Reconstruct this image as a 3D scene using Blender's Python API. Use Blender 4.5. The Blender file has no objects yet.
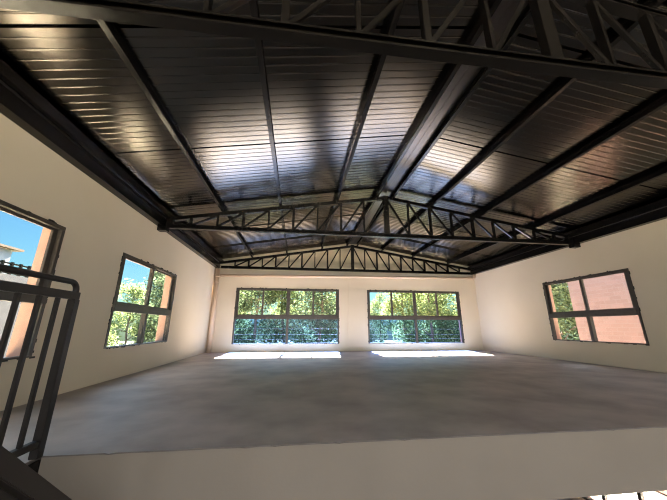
import bpy, bmesh, math, random
from mathutils import Vector, Matrix
random.seed(7)
C = bpy.context.scene.collection
S = bpy.context.scene
R = math.radians

# ------------------------------------------------------------------ camera
cam_d = bpy.data.cameras.new('camera'); cam = bpy.data.objects.new('camera', cam_d); C.objects.link(cam)
cam_d.sensor_width = 36; cam_d.lens = 280.5 / 667 * 36; cam_d.clip_start = .02; cam_d.clip_end = 500
cam.matrix_world = (Matrix.Translation((0, 0, .8)) @ Matrix.Rotation(R(-7.136), 4, 'Z')
                    @ Matrix.Rotation(R(90 + 15.285), 4, 'X') @ Matrix.Rotation(R(0.11), 4, 'Z'))
S.camera = cam

# ------------------------------------------------------------------ world, sun, exposure
SUN_EL, SUN_AZ = 45.0, 3.6            # the sun stands beyond the far wall
w = bpy.data.worlds.new('sky'); S.world = w; w.use_nodes = True
nt = w.node_tree; nt.nodes.clear()
sky = nt.nodes.new('ShaderNodeTexSky'); sky.sky_type = 'HOSEK_WILKIE' if False else 'NISHITA'
sky.sun_disc = False; sky.sun_elevation = R(SUN_EL); sky.sun_rotation = R(SUN_AZ)
sky.air_density = 1.6; sky.dust_density = .4; sky.ozone_density = 2.0
bg = nt.nodes.new('ShaderNodeBackground'); bg.inputs['Strength'].default_value = .06
out = nt.nodes.new('ShaderNodeOutputWorld')
tn = nt.nodes.new('ShaderNodeMix'); tn.data_type = 'RGBA'; tn.blend_type = 'MULTIPLY'; tn.inputs[0].default_value = 1
tn.inputs[7].default_value = (.5, .92, 1.2, 1)
nt.links.new(sky.outputs[0], tn.inputs[6]); nt.links.new(tn.outputs[2], bg.inputs[0])
tcw = nt.nodes.new('ShaderNodeTexCoord'); spw = nt.nodes.new('ShaderNodeSeparateXYZ'); mr = nt.nodes.new('ShaderNodeMapRange')
mr.inputs['From Min'].default_value = .30; mr.inputs['From Max'].default_value = .62
mr.inputs['To Min'].default_value = .028; mr.inputs['To Max'].default_value = .40     # brighter high sky
nt.links.new(tcw.outputs['Generated'], spw.inputs[0]); nt.links.new(spw.outputs[2], mr.inputs['Value']); nt.links.new(mr.outputs[0], bg.inputs['Strength'])
m3 = nt.nodes.new('ShaderNodeMapRange'); m3.inputs['From Min'].default_value = .30; m3.inputs['From Max'].default_value = .62
m3.inputs['To Min'].default_value = 1; m3.inputs['To Max'].default_value = 0
nt.links.new(spw.outputs[2], m3.inputs['Value']); tm = nt.nodes.new('ShaderNodeMix'); tm.data_type = 'RGBA'; tm.inputs[6].default_value = (1.15, .92, .66, 1); tm.inputs[7].default_value = (.5, .92, 1.2, 1)
nt.links.new(m3.outputs[0], tm.inputs[0]); nt.links.new(tm.outputs[2], tn.inputs[7]); nt.links.new(bg.outputs[0], out.inputs[0])
sd = bpy.data.lights.new('sun', 'SUN'); sd.energy = 42; sd.angle = R(.55); sd.color = (1, .93, .81)
so = bpy.data.objects.new('sun', sd); C.objects.link(so)
sdir = Vector((math.sin(R(SUN_AZ)) * math.cos(R(SUN_EL)), math.cos(R(SUN_AZ)) * math.cos(R(SUN_EL)), math.sin(R(SUN_EL))))
so.rotation_euler = sdir.to_track_quat('Z', 'Y').to_euler(); so.location = sdir * 60
ad = bpy.data.lights.new('unseen_front_fill', 'AREA'); ad.shape = 'RECTANGLE'; ad.size = 8.6; ad.size_y = 1.4; ad.energy = 66; ad.color = (1, .96, .93)
ao = bpy.data.objects.new('unseen_front_fill', ad); C.objects.link(ao); ao.location = (1.92, -3.12, 1.2); ao.rotation_euler = (R(90), 0, 0)   # unseen fill light added behind the camera to brighten the near room
S.view_settings.view_transform = 'Standard'; S.view_settings.look = 'None'
S.view_settings.gamma = 1; S.view_settings.use_curve_mapping = False
S.view_settings.exposure = 2.15
S.cycles.use_denoising = True; S.cycles.filter_width = 1.1
S.cycles.max_bounces = 14; S.cycles.diffuse_bounces = 8; S.cycles.glossy_bounces = 5
S.cycles.transparent_max_bounces = 24; S.cycles.transmission_bounces = 6
S.cycles.sample_clamp_indirect = 8
S.cycles.caustics_reflective = False; S.cycles.caustics_refractive = False

# ------------------------------------------------------------------ materials
def mat(name, col, rough=.6, metal=0., noise=None, bump=None, spec=.5, aniso=None):
    """noise=(scale, second colour, amount[, detail]); bump=(scale, strength)"""
    m = bpy.data.materials.new(name); m.use_nodes = True
    t = m.node_tree; b = t.nodes['Principled BSDF']
    b.inputs['Base Color'].default_value = (*col, 1); b.inputs['Roughness'].default_value = rough
    b.inputs['Metallic'].default_value = metal; b.inputs['Specular IOR Level'].default_value = spec
    tc = t.nodes.new('ShaderNodeTexCoord')
    if noise:
        n = t.nodes.new('ShaderNodeTexNoise'); n.inputs['Scale'].default_value = noise[0]
        n.inputs['Detail'].default_value = noise[3] if len(noise) > 3 else 5
        t.links.new(tc.outputs['Object'], n.inputs['Vector'])
        r = t.nodes.new('ShaderNodeValToRGB'); r.color_ramp.elements[0].position = .35; r.color_ramp.elements[1].position = .68
        r.color_ramp.elements[0].color = (*col, 1)
        r.color_ramp.elements[1].color = (*[a + (c - a) * noise[2] for a, c in zip(col, noise[1])], 1)
        t.links.new(n.outputs['Fac'], r.inputs['Fac']); t.links.new(r.outputs['Color'], b.inputs['Base Color'])
    if bump:
        n2 = t.nodes.new('ShaderNodeTexNoise'); n2.inputs['Scale'].default_value = bump[0]; n2.inputs['Detail'].default_value = 6
        t.links.new(tc.outputs['Object'], n2.inputs['Vector'])
        bp = t.nodes.new('ShaderNodeBump'); bp.inputs['Strength'].default_value = bump[1]; bp.inputs['Distance'].default_value = .01
        t.links.new(n2.outputs['Fac'], bp.inputs['Height']); t.links.new(bp.outputs['Normal'], b.inputs['Normal'])
    return m

def brick_mat(name, c1, c2, mortar, scale, axes):
    m = mat(name, c1, .85); t = m.node_tree; b = t.nodes['Principled BSDF']
    tc = t.nodes.new('ShaderNodeTexCoord'); sp = t.nodes.new('ShaderNodeSeparateXYZ'); cb = t.nodes.new('ShaderNodeCombineXYZ')
    t.links.new(tc.outputs['Object'], sp.inputs[0])
    t.links.new(sp.outputs[axes[0]], cb.inputs[0]); t.links.new(sp.outputs[axes[1]], cb.inputs[1])
    br = t.nodes.new('ShaderNodeTexBrick'); br.inputs['Scale'].default_value = scale
    br.inputs['Color1'].default_value = (*c1, 1); br.inputs['Color2'].default_value = (*c2, 1); br.inputs['Mortar'].default_value = (*mortar, 1)
    br.inputs['Mortar Size'].default_value = .012; br.inputs['Brick Width'].default_value = .5; br.inputs['Row Height'].default_value = .18
    t.links.new(cb.outputs[0], br.inputs['Vector']); t.links.new(br.outputs['Color'], b.inputs['Base Color'])
    return m

def leaf_mat(name, c1, c2, trans):
    m = bpy.data.materials.new(name); m.use_nodes = True; t = m.node_tree; t.nodes.clear()
    o = t.nodes.new('ShaderNodeOutputMaterial'); mx = t.nodes.new('ShaderNodeMixShader'); mx.inputs[0].default_value = trans
    d = t.nodes.new('ShaderNodeBsdfDiffuse'); tr = t.nodes.new('ShaderNodeBsdfTranslucent')
    g = t.nodes.new('ShaderNodeNewGeometry'); r = t.nodes.new('ShaderNodeValToRGB')
    r.color_ramp.elements[0].color = (*c1, 1); r.color_ramp.elements[1].color = (*c2, 1)
    t.links.new(g.outputs['Random Per Island'], r.inputs['Fac'])
    t.links.new(r.outputs['Color'], d.inputs['Color']); t.links.new(r.outputs['Color'], tr.inputs['Color'])
    t.links.new(d.outputs[0], mx.inputs[1]); t.links.new(tr.outputs[0], mx.inputs[2]); t.links.new(mx.outputs[0], o.inputs[0])
    return m

def glass_mat(name, tint, refl):
    m = bpy.data.materials.new(name); m.use_nodes = True; t = m.node_tree; t.nodes.clear()
    o = t.nodes.new('ShaderNodeOutputMaterial'); mx = t.nodes.new('ShaderNodeMixShader')
    a = t.nodes.new('ShaderNodeBsdfTransparent'); a.inputs[0].default_value = (*tint, 1)
    g = t.nodes.new('ShaderNodeBsdfGlossy'); g.inputs['Roughness'].default_value = .08
    f = t.nodes.new('ShaderNodeFresnel'); f.inputs['IOR'].default_value = refl
    ge = t.nodes.new('ShaderNodeNewGeometry'); mu = t.nodes.new('ShaderNodeMath'); mu.operation = 'MULTIPLY_ADD'
    mu.inputs[1].default_value = -1; mu.inputs[2].default_value = 1
    m2 = t.nodes.new('ShaderNodeMath'); m2.operation = 'MULTIPLY'
    t.links.new(ge.outputs['Backfacing'], mu.inputs[0]); t.links.new(mu.outputs[0], m2.inputs[0]); t.links.new(f.outputs[0], m2.inputs[1])
    t.links.new(m2.outputs[0], mx.inputs[0]); t.links.new(a.outputs[0], mx.inputs[1]); t.links.new(g.outputs[0], mx.inputs[2])
    t.links.new(mx.outputs[0], o.inputs[0]); return m

M_wall = mat('cream_plaster', (.71, .62, .47), .75, noise=(1.3, (.68, .585, .435), .7), bump=(60, .06))
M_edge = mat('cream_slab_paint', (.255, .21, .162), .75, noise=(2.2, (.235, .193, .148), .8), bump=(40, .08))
M_conc = mat('floor_concrete', (.45, .372, .325), .55, noise=(1.7, (.28, .226, .197), 1, 12), bump=(25, .12), spec=.6)
M_screed = mat('raw_concrete', (.17, .145, .125), .85, noise=(9, (.11, .09, .08), .8))
M_steel = mat('graphite_painted_steel', (.005, .0045, .004), .24, noise=(9, (.008, .007, .0065), .8), spec=.22)
M_rail = mat('graphite_rail_paint', (.022, .018, .016), .45, spec=.3)
M_alu = mat('dark_bronze_aluminium', (.058, .047, .038), .42, noise=(14, (.075, .062, .050), .7), spec=.35)
M_dark = mat('black_sealant', (.02, .017, .015), .8)
def panel_mat(name, c1, c2, rough):
    """brushed dark metal sheet with a tight highlight"""
    m = mat(name, c1, .5, noise=(1.5, c2, .6), bump=(7, .02)); t = m.node_tree; p = t.nodes['Principled BSDF']
    g = t.nodes.new('ShaderNodeBsdfAnisotropic'); g.distribution = 'BECKMANN'; g.inputs['Roughness'].default_value = rough
    for l in list(t.links):
        if l.to_node == p and l.to_socket.name == 'Base Color': t.links.new(l.from_socket, g.inputs['Color'])
        if l.to_node == p and l.to_socket.name == 'Normal': t.links.new(l.from_socket, g.inputs['Normal'])
    t.links.new(g.outputs[0], t.nodes['Material Output'].inputs['Surface']); return m
M_panel = panel_mat('roof_panel_metal', (.150, .138, .122), (.122, .112, .099), .245)
M_ridge = mat('ridge_flashing_metal', (.10, .09, .082), .3, metal=.9)
M_pvc = mat('beige_pvc', (.66, .50, .36), .4)
M_brick = brick_mat('salmon_brick', (.275, .188, .172), (.245, .163, .147), (.265, .198, .18), 1.6, ('Y', 'Z'))
M_reveal = mat('salmon_render', (.40, .235, .175), .85, noise=(8, (.35, .20, .145), .6))
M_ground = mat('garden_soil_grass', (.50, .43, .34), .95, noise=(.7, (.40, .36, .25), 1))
M_pave = mat('pale_paving', (.62, .57, .48), .85, noise=(2, (.52, .47, .4), .7))
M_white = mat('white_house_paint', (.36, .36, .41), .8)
M_tile = mat('clay_roof_tile', (.15, .09, .055), .8, noise=(12, (.22, .15, .10), .8))
M_grey = mat('grey_boundary_render', (.062, .062, .068), .85, noise=(2.5, (.045, .045, .05), .8))
M_bark = mat('bark', (.10, .078, .06), .9, noise=(7, (.17, .14, .11), .9), bump=(12, .6))
M_wire = mat('galvanised_wire', (.30, .31, .33), .5, metal=.3)
M_glass = glass_mat('clear_glass', (.95, .96, .96), 1.2)
M_glass_blue = glass_mat('blue_tinted_glass', (.50, .66, .98), 1.2)
LEAF = [leaf_mat('leaf_dark', (.045, .066, .040), (.13, .17, .085), .40),
        leaf_mat('leaf_mid', (.065, .095, .045), (.20, .245, .10), .42),
        leaf_mat('leaf_yellow_green', (.085, .12, .045), (.28, .32, .135), .45)]

# ------------------------------------------------------------------ mesh helpers
class MB:
    def __init__(s): s.b = bmesh.new()
    def box(s, x0, x1, y0, y1, z0, z1):
        v = [s.b.verts.new(p) for p in ((x0,y0,z0),(x1,y0,z0),(x1,y1,z0),(x0,y1,z0),(x0,y0,z1),(x1,y0,z1),(x1,y1,z1),(x0,y1,z1))]
        for f in ((0,3,2,1),(4,5,6,7),(0,1,5,4),(1,2,6,5),(2,3,7,6),(3,0,4,7)): s.b.faces.new([v[i] for i in f])
        return s
    def prism(s, prof, p0, p1, up=(0,0,1)):
        """closed 2-D profile (side, up) run from p0 to p1"""
        p0, p1 = Vector(p0), Vector(p1); d = (p1 - p0).normalized(); u = Vector(up)
        sd_ = d.cross(u).normalized(); u = sd_.cross(d).normalized()
        a = [s.b.verts.new(p0 + sd_ * q[0] + u * q[1]) for q in prof]
        b = [s.b.verts.new(p1 + sd_ * q[0] + u * q[1]) for q in prof]
        n = len(prof)
        for i in range(n): s.b.faces.new((a[i], a[(i+1) % n], b[(i+1) % n], b[i]))
        s.b.faces.new(a[::-1]); s.b.faces.new(b); return s
    def bar(s, p0, p1, w, h, up=(0,0,1)):
        return s.prism([(-w/2,-h/2),(w/2,-h/2),(w/2,h/2),(-w/2,h/2)], p0, p1, up)
    def tube(s, pts, r, n=12, r1=None):
        pts = [Vector(p) for p in pts]; rings = []
        for i, p in enumerate(pts):
            d = (pts[min(i+1, len(pts)-1)] - pts[max(i-1, 0)]).normalized()
            u = Vector((0,0,1)) if abs(d.z) < .9 else Vector((0,1,0))
            a = d.cross(u).normalized(); c = a.cross(d)
            rr = r if r1 is None else r + (r1 - r) * i / (len(pts) - 1)
            rings.append([s.b.verts.new(p + (a*math.cos(2*math.pi*k/n) + c*math.sin(2*math.pi*k/n)) * rr) for k in range(n)])
        for A, B in zip(rings, rings[1:]):
            for k in range(n):
                f = s.b.faces.new((A[k], A[(k+1) % n], B[(k+1) % n], B[k])); f.smooth = True
        s.b.faces.new(rings[0][::-1]); s.b.faces.new(rings[-1]); return s
    def build(s, name, m, parent=None, bevel=0):
        bmesh.ops.recalc_face_normals(s.b, faces=s.b.faces)
        if bevel:
            bmesh.ops.bevel(s.b, geom=[e for e in s.b.edges if e.calc_face_angle(0) > .6], offset=bevel, segments=2, affect='EDGES', clamp_overlap=True)
        me = bpy.data.meshes.new(name); s.b.to_mesh(me); s.b.free()
        for mm in (m if isinstance(m, (list, tuple)) else [m]): me.materials.append(mm)
        o = bpy.data.objects.new(name, me); C.objects.link(o)
        if parent: o.parent = parent; o.matrix_parent_inverse = Matrix.Translation(-parent.location)
        return o
def tag(o, label=None, cat=None, group=None, kind=None):
    for k, v in (('label', label), ('category', cat), ('group', group), ('kind', kind)):
        if v: o[k] = v
    return o
def empty(name, loc, label=None, cat=None, group=None, kind=None):
    o = bpy.data.objects.new(name, None); C.objects.link(o); o.location = loc; o.empty_display_size = .2
    return tag(o, label, cat, group, kind)
def struct(o, label=None, cat=None): return tag(o, label, cat, None, 'structure')

# ------------------------------------------------------------------ the room
XL, XR, D, Y0 = -2.835, 6.684, 9.914, -3.2
XC = (XL + XR) / 2; ZR, SL = 3.83, .167
ZW = ZR - SL * (XR - XC)               # roof underside at the side walls
ZG = -3.2                              # ground, one storey down
SLAB_Y, WELL_X = 2.289, -1.60
roofz = lambda x: ZR - SL * abs(x - XC)

# window openings: far (x0,x1,z0,z1) twice, left (y0,y1,...) twice, right one, plus unseen side ones added to light the near walls
FW = [(-2.089, 1.44, .244, 2.077), (2.462, 5.984, .244, 2.077)]
LW = [(-2.4, -.3, .475, 1.956), (1.49, 3.60, .475, 1.956), (4.787, 6.895, .475, 1.956)]
RW = [(1.49, 3.60, .473, 1.968), (4.839, 6.933, .473, 1.968)]
LOWW = (4.2, 7.3, -3.0, -1.0)

def holed(mb, axis, t0, t1, a0, a1, z0, z1, holes):
    """wall slab between a0..a1 / z0..z1 with rectangular holes sharing no columns"""
    def bx(p, q, zz0, zz1):
        if q - p < 1e-4 or zz1 - zz0 < 1e-4: return
        if axis == 'x': mb.box(t0, t1, p, q, zz0, zz1)
        else: mb.box(p, q, t0, t1, zz0, zz1)
    c = a0
    for (p, q, zz0, zz1) in sorted(holes):
        bx(c, p, z0, z1); bx(p, q, z0, zz0); bx(p, q, zz1, z1); c = q
    bx(c, a1, z0, z1)

def wall(name, axis, sgn, at, a0, a1, holes, lower=None):
    """plaster leaf inside, brick leaf outside"""
    mb = MB(); mo = MB()
    i0, i1 = sorted((at, at + sgn * .06)); o0, o1 = sorted((at + sgn * .06, at + sgn * .24))
    for m_, (u0, u1) in ((mb, (i0, i1)), (mo, (o0, o1))):
        holed(m_, axis, u0, u1, a0, a1, -.3, ZW + .02, holes)
        holed(m_, axis, u0, u1, a0, a1, ZG, -.3, lower or [])
    o = struct(mb.build(name, M_wall), 'cream plastered %s wall of the upper room' % {'wall_far': 'back'}.get(name, name[5:]), 'wall'); f = mo.build('brick_facing', M_reveal, o); f['kind'] = 'structure'
    return o
wall('wall_left', 'x', -1, XL, Y0, D + .24, LW)
wall('wall_right', 'x', 1, XR, Y0, D + .24, RW, [LOWW])
wf = wall('wall_far', 'y', 1, D, XL - .24, XR + .24, FW)
g = MB()                               # gable above the far windows
for t0, t1 in ((D, D + .24),):
    v = [(XL, ZW), (XR, ZW), (XC, ZR)]
    a = [g.b.verts.new((x, t0, z)) for x, z in v]; b = [g.b.verts.new((x, t1, z)) for x, z in v]
    g.b.faces.new(a); g.b.faces.new(b[::-1])
    for i in range(3): g.b.faces.new((a[i], a[(i+1) % 3], b[(i+1) % 3], b[i]))
go = g.build('gable', M_wall, wf); go['kind'] = 'structure'
po = MB().box(1.77, 2.10, D - .025, D, 0, 2.70).build('pilaster', M_wall, wf, bevel=.004); po['kind'] = 'structure'

mb = MB(); holed(mb, 'y', Y0 - .2, Y0, XL, XR, ZG, ZW, [(-2.4, 6.25, .42, 2.48)])
struct(mb.build('wall_near', M_wall))

# floor: upper slab with a ragged front edge, plus the strip left of the stairwell
def floor_slab():
    b = bmesh.new(); xs = [WELL_X + (XR - WELL_X) * i / 240 for i in range(241)]
    rnd = random.Random(3); e = 0; front = []
    for i, x in enumerate(xs):
        e = .8 * e + rnd.uniform(-.004, .004)
        chip = -.012 * (rnd.random() < .05)
        front.append((x, SLAB_Y + (0 if i == 0 else abs(e) * .6 - .004 + chip)))
    pl = [(XL, Y0), (WELL_X, Y0)] + front + [(XR, D), (XL, D)]
    t = [b.verts.new((x, y, 0)) for x, y in pl]; lo = [b.verts.new((x, y, -.008)) for x, y in pl]
    b.faces.new(t); b.faces.new(lo[::-1])
    for i in range(len(pl)):
        j = (i + 1) % len(pl); b.faces.new((t[i], lo[i], lo[j], t[j]))
    b.normal_update()
    for f in b.faces: f.material_index = 1 if abs(f.normal.z) < .5 else 0
    m_ = MB(); m_.b.free(); m_.b = b
    return m_.build('floor', [M_conc, M_screed])
struct(floor_slab(), 'bare mottled concrete floor of the upper room', 'floor')
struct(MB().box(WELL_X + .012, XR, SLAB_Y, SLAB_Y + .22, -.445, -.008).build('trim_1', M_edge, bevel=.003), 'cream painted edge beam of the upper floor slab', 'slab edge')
struct(MB().box(WELL_X, XR, SLAB_Y + .22, D, -.22, -.008).box(XL, WELL_X - .01, Y0, SLAB_Y + .22, -.22, -.008).build('ceiling', M_screed))
struct(MB().prism([(0,-.15),(.012,-.15),(.012,.15),(0,.15)], (WELL_X, Y0, -.17), (WELL_X, SLAB_Y, -.17)).build('trim_2', M_steel), 'dark steel edge channel of the stairwell', 'edge channel')
struct(MB().box(XL, XR, Y0, D, ZG - .05, ZG + .02).build('floor', M_conc))

# roof lining: two slopes of ribbed metal panels, ribs across the room, joints between panels
def roof():
    prof = []; y = Y0 - .3; joints = [-1.5, .25, 2.01, 3.74, 5.46, 7.0, 8.45]
    step = .1; n = int((D + .3 - y) / step)
    for i in range(n):
        a = y + i * step; j = any(a - .05 <= q < a + .05 for q in joints)
        if j: prof += [(a - .016, 0), (a - .014, .035), (a + .014, .035), (a + .016, 0)]
        else: prof += [(a - .010, 0), (a - .002, .004), (a + .002, .004), (a + .010, 0)]
    b = bmesh.new()
    for sx in (XL - .1, XR + .1):
        A = [b.verts.new((XC, q, ZR + z)) for q, z in prof]; B = [b.verts.new((sx, q, roofz(sx) + z)) for q, z in prof]
        T = [b.verts.new((XC, q, ZR + .1)) for q in (prof[0][0], prof[-1][0])]; U = [b.verts.new((sx, q, roofz(sx) + .1)) for q in (prof[0][0], prof[-1][0])]
        for i in range(len(prof) - 1): b.faces.new((A[i], A[i+1], B[i+1], B[i]))
        b.faces.new((T[0], T[1], U[1], U[0])); b.faces.new((A[0], B[0], U[0], T[0])); b.faces.new((A[-1], T[1], U[1], B[-1]))
        b.faces.new([B[0]] + B[1:] + [U[1], U[0]])
    m_ = MB(); m_.b.free(); m_.b = b
    return m_.build('ceiling', M_panel)
struct(roof(), 'dark ribbed metal roof lining with two slopes', 'ceiling')
struct(MB().box(XC - .155, XC + .155, Y0, D, ZR - .055, ZR - .045).box(XC - .012, XC + .012, Y0, D, ZR - .060, ZR - .055)
       .build('trim_3', M_ridge), 'pale metal ridge flashing between the two ridge purlins', 'ridge flashing')

# ------------------------------------------------------------------ windows
WLAB = {1: 'dark framed window of the left wall, behind the railing', 2: 'dark framed window at the far end of the left wall',
        3: 'wide dark framed window left of the pilaster in the back wall', 4: 'wide dark framed window right of the pilaster in the back wall',
        5: 'dark framed window of the right wall looking onto salmon brick', 7: 'unseen dark framed window added to the right wall for light, beside the stairwell',
        8: 'unseen dark framed window added to the left wall for light, beside the stairwell'}
def window(idx, axis, sgn, at, a0, a1, z0, z1, zr, n_top, blue=False):
    """frame flush inside the plaster; n_top sashes above the rail, two fixed panes below"""
    mid = ((a0 + a1) / 2, at, z0) if axis == 'y' else (at, (a0 + a1) / 2, z0)
    root = struct(empty('window_%d' % idx, mid), WLAB[idx], 'window')
    def bx(m_, p, q, d0, d1, zz0, zz1):
        d0, d1 = sorted((at + sgn * d0, at + sgn * d1))
        if axis == 'y': m_.box(p, q, d0, d1, zz0, zz1)
        else: m_.box(d0, d1, p, q, zz0, zz1)
    f = MB(); F = .045; d0, d1 = -.012, .075
    bx(f, a0, a1, d0, d1, z1 - F, z1); bx(f, a0, a1, d0, d1, z0, z0 + F * .5)
    bx(f, a0, a0 + F, d0, d1, z0 + F * .5, z1 - F); bx(f, a1 - F, a1, d0, d1, z0 + F * .5, z1 - F)
    f.build('window_frame', M_alu, root, bevel=.003)
    r = MB(); bx(r, a0 + F, a1 - F, d0 - .004, d1, zr - .06, zr + .055); r.build('transom', M_alu, root, bevel=.003)
    m = MB(); am = (a0 + a1) / 2; bx(m, am - .038, am + .038, d0, d1, z0 + F * .5, zr - .06); m.build('mullion', M_alu, root, bevel=.003)
    for k, (p, q) in enumerate(((a0 + F, am - .038), (am + .038, a1 - F))):
        gl = MB(); bx(gl, p, q, .03, .036, z0 + F * .5, zr - .06); gl.build('pane', M_glass_blue if blue else M_glass, root)
    wS = (a1 - a0 - 2 * F) / n_top
    for k in range(n_top):
        p = a0 + F + k * wS; q = p + wS; o_ = .0 if (k in (1, 2) if n_top == 4 else k == 0) else .034
        st = .058; L_ = .026 if n_top == 4 and k != 2 or n_top == 2 and k == 1 else 0; R_ = .026 if n_top == 4 and k != 1 or n_top == 2 and k == 0 else 0
        p2, q2 = p - (L_ if k else 0), q + (R_ if k < n_top - 1 else 0)
        sm = MB(); zz0, zz1 = zr + .055, z1 - F
        bx(sm, p2, p2 + st, o_, o_ + .03, zz0, zz1); bx(sm, q2 - st, q2, o_, o_ + .03, zz0, zz1)
        bx(sm, p2 + st, q2 - st, o_, o_ + .03, zz0, zz0 + .035); bx(sm, p2 + st, q2 - st, o_, o_ + .03, zz1 - .03, zz1)
        sh = sm.build('sash', M_alu, root, bevel=.002)
        gl = MB(); bx(gl, p2 + st, q2 - st, o_ + .012, o_ + .018, zz0 + .035, zz1 - .03); gl.build('pane', M_glass, sh)
    rnd = random.Random(idx); c = MB()                              # blobs of sealant round the frame
    for k in range(26):
        u = rnd.uniform(a0, a1); h = rnd.uniform(.008, .022); zz = rnd.choice((z0 - h * .6, z1 - .002)); bx(c, u, u + rnd.uniform(.02, .07), -.010, 0, zz, zz + h)
    for k in range(14):
        u = rnd.choice((a0 - .012, a1 - .004)); zz = rnd.uniform(z0, z1 - .1); bx(c, u, u + rnd.uniform(.012, .018), -.009, 0, zz, zz + rnd.uniform(.02, .08))
    c.build('sealant', M_dark, root)
    # outer sill and the brick-lined reveal belong to the wall behind
    return root
window(1, 'x', -1, XL, *LW[1], 1.10, 2)
window(2, 'x', -1, XL, *LW[2], 1.09, 2)
window(3, 'y', 1, D, *FW[0], 1.10, 4, True)
window(4, 'y', 1, D, *FW[1], 1.10, 4, True)
window(5, 'x', 1, XR, *RW[1], 1.09, 2)
window(7, 'x', 1, XR, *RW[0], 1.09, 2)  # out of view, added to let more light onto the left wall
window(8, 'x', -1, XL, *LW[0], 1.09, 2)  # behind the camera, added to lift the near right wall and floor
lw = struct(empty('window_6', (XR, 5.75, -3.0)), 'tall window of the lower storey seen under the slab edge', 'window')
f = MB()
for y in (4.2, 5.66, 6.42, 7.26): f.box(XR - .01, XR + .06, y, y + .07, -3.0, -1.0)
f.box(XR - .01, XR + .06, 4.27, 7.26, -1.05, -1.0); f.box(XR - .01, XR + .06, 4.27, 7.26, -3.0, -2.95)
f.build('window_frame', M_alu, lw)
MB().box(XR + .02, XR + .026, 4.27, 7.26, -2.95, -1.05).build('pane', M_glass, lw)

# ------------------------------------------------------------------ roof steel
def cee(w_, h, t=.008, lip=.02, flip=1):
    """C profile: web on one side, flanges and lips"""
    p = [(-w_/2,-h/2),(w_/2,-h/2),(w_/2,-h/2+lip),(w_/2-t,-h/2+lip),(w_/2-t,-h/2+t),(-w_/2+t,-h/2+t),
         (-w_/2+t,h/2-t),(w_/2-t,h/2-t),(w_/2-t,h/2-lip),(w_/2,h/2-lip),(w_/2,h/2),(-w_/2,h/2)]
    return [(x * flip, y) for x, y in p]

def truss(y, step, label, bracket=True):
    """pitched lattice truss across the room, web leaning towards the ridge"""
    r = empty('roof_truss', (XC, y, 2.70), label, 'roof truss', 'pitched steel roof trusses')
    H = 4.58; zb0, zb1 = 2.715, 2.80; zt = lambda x: 3.665 - .166 * abs(x - XC); TH = .075
    MB().prism(cee(.085, zb1 - zb0, .006, .018), (XC - H, y, (zb0 + zb1)/2), (XC + H, y, (zb0 + zb1)/2)).build('bottom_chord', M_steel, r)
    for s in (-1, 1):
        MB().prism(cee(.085, TH, .006, .018), (XC, y, zt(XC)), (XC + s * (H + .05), y, zt(XC + s * (H + .05)))).build('top_chord', M_steel, r)
        n = int((H - .1) / step)
        for k in range(1, n + 1):
            x = XC + s * k * step; w_ = .05 if k % 2 == 0 else .032
            if zt(x) - TH/2 - zb1 > .03:
                MB().box(x - w_/2, x + w_/2, y - .03, y + .03, zb1 - .002, zt(x) - TH/2 + .006).build('vertical', M_steel, r)
        for k in range(0, n):
            xi, xo = XC + s * (k * step + .03), XC + s * ((k + 1) * step - .02)
            MB().bar((xi, y, zt(xi) - TH/2 + .003), (xo, y, zb1 + .008), .04, .032, (0, 1, 0)).build('diagonal', M_steel, r)
        e = XC + s * (H + .005)
        if not bracket: continue
        MB().box(min(e, e + s * .175), max(e, e + s * .175), y - .07, y + .07, 2.65, 2.735).build('end_bracket', M_steel, r, bevel=.004)
        MB().box(min(e - s * .1, e + s * .03), max(e - s * .1, e + s * .03), y - .055, y + .055, 2.735, 2.93).build('end_plate', M_steel, r, bevel=.004)
    MB().box(XC - .055, XC + .055, y - .035, y + .035, zb1 - .002, zt(XC) + TH/2 + .01).build('king_post', M_steel, r)
    return r
truss(9.80, .457, 'farthest dark steel roof truss, right above the two back windows', False)
truss(5.741, .52, 'middle dark steel roof truss spanning the room on wall brackets')
truss(1.50, .52, 'nearest dark steel roof truss, its bottom chord crossing the top of the photo')

def purlin(dx, label, w_=.055, h=.10):
    x = XC + dx; s = 1 if dx > 0 else -1; z = roofz(x) - h/2 - .006 - SL * w_ / 2
    o = MB().prism(cee(w_, h, .005, .016, -s), (x, Y0, z), (x, D - .002, z)).build('roof_purlin', M_steel)
    return tag(o, label, 'purlin', 'roof purlins running front to back')
for dx, l in ((-3.55, 'roof purlin nearest the left wall, running front to back'), (-2.37, 'middle roof purlin of the left roof slope'),
              (-1.12, 'roof purlin of the left slope next to the ridge pair'), (-.19, 'left purlin of the close pair along the ridge'),
              (.19, 'right purlin of the close pair along the ridge'), (1.12, 'roof purlin of the right slope next to the ridge pair'),
              (2.30, 'middle roof purlin of the right roof slope'), (3.68, 'roof purlin nearest the right wall, running front to back')):
    purlin(dx, l)
for s, nm in ((-1, 'left'), (1, 'right')):
    xw = XL if s < 0 else XR
    a = lambda p, q: sorted((xw - s * p, xw - s * q))
    b0 = a(0, .13); b1 = a(.16, .225)
    r = empty('eave_beam', (xw, (Y0 + D) / 2, 2.73), 'dark steel eave beam along the top of the %s wall' % nm, 'eave beam', 'eave beams on the side walls')
    MB().box(*b0, Y0, D, 2.73, 2.90).build('box_beam', M_steel, r, bevel=.004)
    MB().box(*a(.0, .105), Y0, D, 2.90, 2.945).build('spacer', M_dark, r)
    MB().prism(cee(.06, .115, .006, .02, 1 if s > 0 else -1), (sum(b1)/2, Y0, 2.965), (sum(b1)/2, D, 2.965)).build('eave_channel', M_steel, r)
    MB().box(*a(.04, .17), Y0, D, 2.945, 2.96).build('gutter_lip', M_steel, r)

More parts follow.
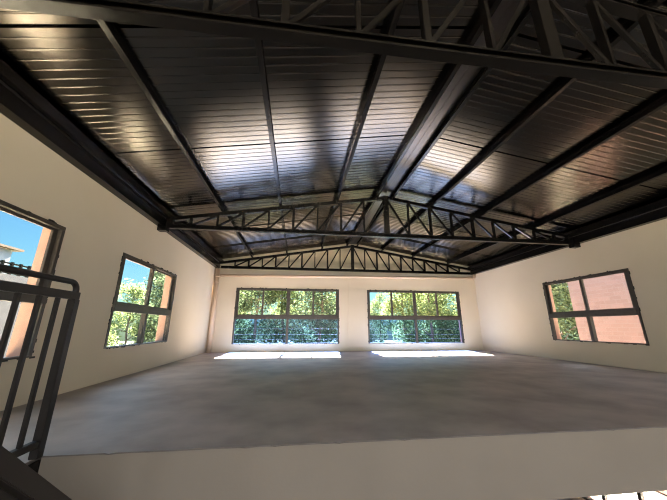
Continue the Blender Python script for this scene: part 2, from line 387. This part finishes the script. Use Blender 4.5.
# ------------------------------------------------------------------ pipes in the far corner
dp = empty('drain_pipe', (XL + .09, D - .095, 0), 'beige plastic drain pipe standing in the far left corner', 'pipe')
MB().tube([(XL + .09, D - .095, 0), (XL + .09, D - .095, 2.70)], .078, 20).build('pipe', M_pvc, dp)
for z in (2.22, 2.40): MB().tube([(XL + .09, D - .095, z), (XL + .09, D - .095, z + .05)], .086, 20).build('coupling', M_pvc, dp)
hp = empty('overflow_pipe', (XC, D - .08, 2.5), 'thin beige plastic pipe running along the back wall under the truss', 'pipe')
MB().tube([(XL + .178, D - .08, 2.475), (XR - .13, D - .08, 2.59)], .048, 16).build('pipe', M_pvc, hp)
arc = [(XR - .13 + .09 * math.sin(t), D - .08, 2.59 + .09 - .09 * math.cos(t)) for t in [R(15 * k) for k in range(7)]]
MB().tube(arc + [(arc[-1][0], D - .08, 2.725)], .066, 16).build('elbow', M_pvc, hp)

# ------------------------------------------------------------------ stair railing on the left, and the stair handrail below
rl = empty('stair_railing', (WELL_X, SLAB_Y, 0), 'dark steel stairwell railing with upright bars at left', 'railing')
ye = SLAB_Y - .03; y_ = -1.2
arc = [(WELL_X, ye - .06 + .06 * math.sin(t), 1.045 + .06 * math.cos(t)) for t in [R(15 * k) for k in range(7)]]
MB().tube([(WELL_X, y_, 1.105)] + arc + [(WELL_X, ye, 1.03)], .019, 14).build('handrail', M_rail, rl)
MB().box(WELL_X - .02, WELL_X + .02, y_, ye + .025, .985, 1.038).build('top_rail', M_rail, rl, bevel=.003)
MB().box(WELL_X - .02, WELL_X + .02, y_, ye - .025, .065, .105).build('bottom_rail', M_rail, rl, bevel=.003)
for y in (ye, .4, y_ + .025): MB().box(WELL_X - .025, WELL_X + .025, y - .025, y + .025, 0, .985).build('post', M_rail, rl, bevel=.003)
k = 0
while ye - .14 * (k + 1) > y_ + .05:
    y = ye - .14 * (k + 1); k += 1
    if abs(y - .4) > .05: MB().box(WELL_X - .010, WELL_X + .010, y - .013, y + .013, .105, .985).build('baluster', M_rail, rl, bevel=.002)

sr = empty('stair_handrail', (-1.0, 1.3, -1.0), 'sloping dark steel stair rail in the bottom left corner', 'handrail')
sl = -.85; zz = lambda y: .405 + sl * (y - 1.24)
MB().bar((-1.02, -.2, zz(-.2) - .04), (-1.02, 2.1, zz(2.1) - .04), .05, .066).build('top_rail', M_rail, sr, bevel=.004)
MB().bar((-1.035, -.2, zz(-.2) - .20), (-1.035, 2.1, zz(2.1) - .20), .02, .17).build('side_plate', M_rail, sr, bevel=.003)
for y in (.2, 1.15, 2.05): MB().box(-1.045, -1.005, y - .02, y + .02, ZG + .02, zz(y) - .10).build('post', M_rail, sr)

# ------------------------------------------------------------------ outdoors
struct(MB().box(-9.3, 11, -30, 16, ZG - .3, ZG - .06).build('ground', M_ground))
M_grass = mat('shaded_lawn', (.035, .045, .02), .95, noise=(.7, (.05, .05, .03), 1))  # dark base colour stands in for shade under the trees
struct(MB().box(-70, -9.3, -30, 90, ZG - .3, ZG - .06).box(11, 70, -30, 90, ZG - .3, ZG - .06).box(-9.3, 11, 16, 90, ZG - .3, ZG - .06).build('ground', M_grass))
struct(MB().box(XR + .24, 9.2, -8, 16, ZG - .06, ZG - .02).build('path', M_pave))
nb = empty('brick_building', (9.3, 6.6, ZG), 'salmon brick wall of the neighbouring building outside the right window', 'building')
MB().box(9.2, 15, 4.7, 8.55, ZG, 7.5).build('brick_wall', M_brick, nb)
MB().box(9.12, 15.1, 4.62, 8.63, 7.5, 7.65).build('coping', M_pave, nb)

gw = tag(MB().box(-9.3, -9.0, -6, 13.5, ZG, 2.36).build('boundary_wall', M_grey), 'grey rendered boundary wall outside the left window', 'wall')
pf = empty('picket_fence', (-9.15, 4, 2.36), 'dark steel picket fence on top of the grey boundary wall', 'fence')
MB().box(-9.17, -9.13, -6, 13.5, 2.70, 2.75).box(-9.17, -9.13, -6, 13.5, 2.40, 2.44).build('rail', M_steel, pf)
for k in range(64):
    y = -5.9 + k * .30
    MB().box(-9.18, -9.12, y, y + .07, 2.36, 2.78).build('picket', M_steel, pf)

h = empty('neighbour_house', (-23, 17, ZG), 'white neighbouring house with clay tiled roof beyond the left window', 'house')
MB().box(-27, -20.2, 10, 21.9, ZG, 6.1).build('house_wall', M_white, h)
m = MB()
prof = [(-19.9, 6.0), (-19.9, 6.14), (-23.7, 6.95), (-27.6, 6.14), (-27.6, 6.0)]
a = [m.b.verts.new((x, 9.3, z)) for x, z in prof]; b = [m.b.verts.new((x, 22.4, z)) for x, z in prof]
m.b.faces.new(a); m.b.faces.new(b[::-1])
for i in range(5): m.b.faces.new((a[i], a[(i+1) % 5], b[(i+1) % 5], b[i]))
m.build('tiled_roof', M_tile, h)
for y in (12.5, 15.5, 19): MB().box(-20.21, -20.15, y, y + 1.2, 3.2, 4.6).build('window', M_alu, h)

wfn = empty('wire_fence', (2, 13.2, ZG), 'thin galvanised wire fence crossing the view outside the back windows', 'fence')
for i, x in enumerate((-3.6, 2.6, 8.6)):
    MB().box(x - .03, x + .03, 13.17, 13.23, ZG - .06, 1.0).build('post', M_grey, wfn)
for z in (.26, .46, .70): MB().tube([(-3.6, 13.16, z), (8.6, 13.16, z)], .004, 6).build('wire', M_wire, wfn)

# trees: leaf meshes shared, every tree a thing of its own
def foliage_mesh(name, seed, H, rad, n, base, size):
    rnd = random.Random(seed); V = []; F = []
    cl = []
    for k in range(26):
        z = base + (H - base) * rnd.random() ** .9; f_ = math.sin(math.pi * min(.95, .18 + .8 * (z - base) / (H - base)))
        a = rnd.uniform(0, 6.283); r = rad * f_ * math.sqrt(rnd.random()) * .85
        cl.append((r * math.cos(a), r * math.sin(a), z, rad * rnd.uniform(.26, .5)))
    for i in range(n):
        cx, cy, cz, cr = rnd.choice(cl)
        d = Vector((rnd.gauss(0, 1), rnd.gauss(0, 1), rnd.gauss(0, .8))).normalized() * cr * rnd.random() ** .4
        p = Vector((cx, cy, cz)) + d
        s = size * rnd.uniform(.6, 1.3)
        q = Matrix.Rotation(rnd.uniform(0, 6.283), 3, 'Z') @ Matrix.Rotation(rnd.gauss(0, .8), 3, 'X') @ Matrix.Rotation(rnd.gauss(0, .6), 3, 'Y')
        k = len(V)
        for u in ((-.5 * s, 0, 0), (0, -.26 * s, .05 * s), (.5 * s, 0, 0), (0, .26 * s, .05 * s)): V.append(p + q @ Vector(u))
        F.append((k, k+1, k+2, k+3))
    me = bpy.data.meshes.new(name); me.from_pydata(V, [], F); me.update(); return me
def trunk_mesh(name, seed, H, base):
    rnd = random.Random(seed); m = MB(); x = y = 0; pts = []
    for k in range(8):
        pts.append((x, y, H * .92 * k / 7)); x += rnd.uniform(-.14, .14); y += rnd.uniform(-.14, .14)
    m.tube(pts, .15, 9, .035)
    for k in range(9):
        t = rnd.uniform(.35, .95); i = min(6, int(t * 7)); p = Vector(pts[i]).lerp(Vector(pts[i+1]), t * 7 - i); a = rnd.uniform(0, 6.283); l = rnd.uniform(.8, 1.9)
        q = p + Vector((math.cos(a) * l, math.sin(a) * l, l * rnd.uniform(.3, .8)))
        m.tube([p, p.lerp(q, .5) + Vector((0, 0, -.06)), q], .05, 6, .012)
    me = bpy.data.meshes.new(name); m.b.to_mesh(me); m.b.free(); me.materials.append(M_bark); return me
FOL = []; TRK = []
for s in range(5):
    base = (1.2, 2.6, .5, 1.8, 3.0)[s]; H = (9.2, 9.6, 8.2, 9.0, 10.2)[s]; rad = (2.3, 2.0, 2.5, 2.2, 1.9)[s]
    FOL.append(foliage_mesh('foliage_%d' % s, 20 + s, H, rad, (8500, 6500, 9000, 7500, 6000)[s], base, .20)); TRK.append(trunk_mesh('trunk_%d' % s, 40 + s, H, base))
FOLM = {}
def tree(x, y, v, sc, tone, label, rz, group='trees beyond the windows'):
    r = empty('tree', (x, y, ZG - .06), label, 'tree', group)
    r.rotation_euler.z = rz; r.scale = (sc, sc, sc)
    key = (v, tone)
    if key not in FOLM:
        me = FOL[v].copy(); me.materials.append(LEAF[tone]); FOLM[key] = me
    for nm, me in (('foliage', FOLM[key]), ('trunk', TRK[v])):
        o = bpy.data.objects.new(nm, me); C.objects.link(o); o.parent = r
    return r
rt = random.Random(11)
TREES = [  # x, y, variant, scale, tone
 (-7.6, 19.5, 0, .98, 0), (-5.2, 22.5, 1, 1.05, 1), (-2.9, 19.3, 3, .95, 0), (-.8, 21.5, 4, 1.0, 1), (1.3, 19.0, 2, .98, 0),
 (3.4, 22.8, 1, .92, 1), (4.3, 18.8, 2, .62, 0), (8.3, 21.6, 3, .96, 2), (9.2, 19.2, 0, 1.0, 1), (11.6, 21.8, 1, 1.08, 2), (13.4, 18.6, 2, 1.0, 0), (15.6, 21.4, 3, 1.05, 0),
 (-10.2, 27, 2, 1.15, 0), (-6.4, 28, 0, 1.2, 1), (-2.2, 29, 3, 1.2, 0), (2.0, 28, 0, 1.15, 0), (12.0, 28, 2, 1.2, 0), (14.5, 27.5, 0, 1.2, 1), (18.8, 26, 3, 1.2, 0), (6.6, 32, 2, .9, 0), (8.7, 29.5, 4, .78, 1),
 (-12.4, 23.2, 0, .80, 2), (-14.2, 31.0, 3, 1.1, 0), (-16.4, 26.0, 2, .90, 1), (-13.4, 19.6, 2, .66, 1), (-9.9, 24.2, 2, .98, 0),
 (12.2, 12.6, 0, .95, 0), (14.4, 15.2, 2, 1.05, 1), (16.8, 12.4, 3, 1.1, 0)]
KIND = ('dark green', 'mid green', 'yellow green')
def view(x, y):
    """the window a tree is seen through from inside, and its row"""
    t = x / y
    wn = ('far left-wall window' if t < -.37 else 'right-wall window' if t > .85 else 'left back window' if t < .2 else 'right back window')
    return wn, ('near row' if y < 23.5 or wn[0] == 'f' or wn.startswith('right-wall') else 'rear row')
rows = {}
for q in TREES: rows.setdefault(view(q[0], q[1]), []).append(q)
ORD = ('leftmost', 'second from left', 'third from left', 'fourth from left', 'fifth from left', 'sixth from left', 'seventh from left', 'eighth from left')
for (wn, row), lst in rows.items():
    lst.sort(key=lambda q: q[0] / q[1])
    for i, (x, y, v, sc, tone) in enumerate(lst):
        tree(x, y, v, sc, tone, '%s tree outside the %s, %s of the %s' % (KIND[tone], wn, ORD[i] if i < len(lst) - 1 else 'rightmost', row), rt.uniform(0, 6.28))
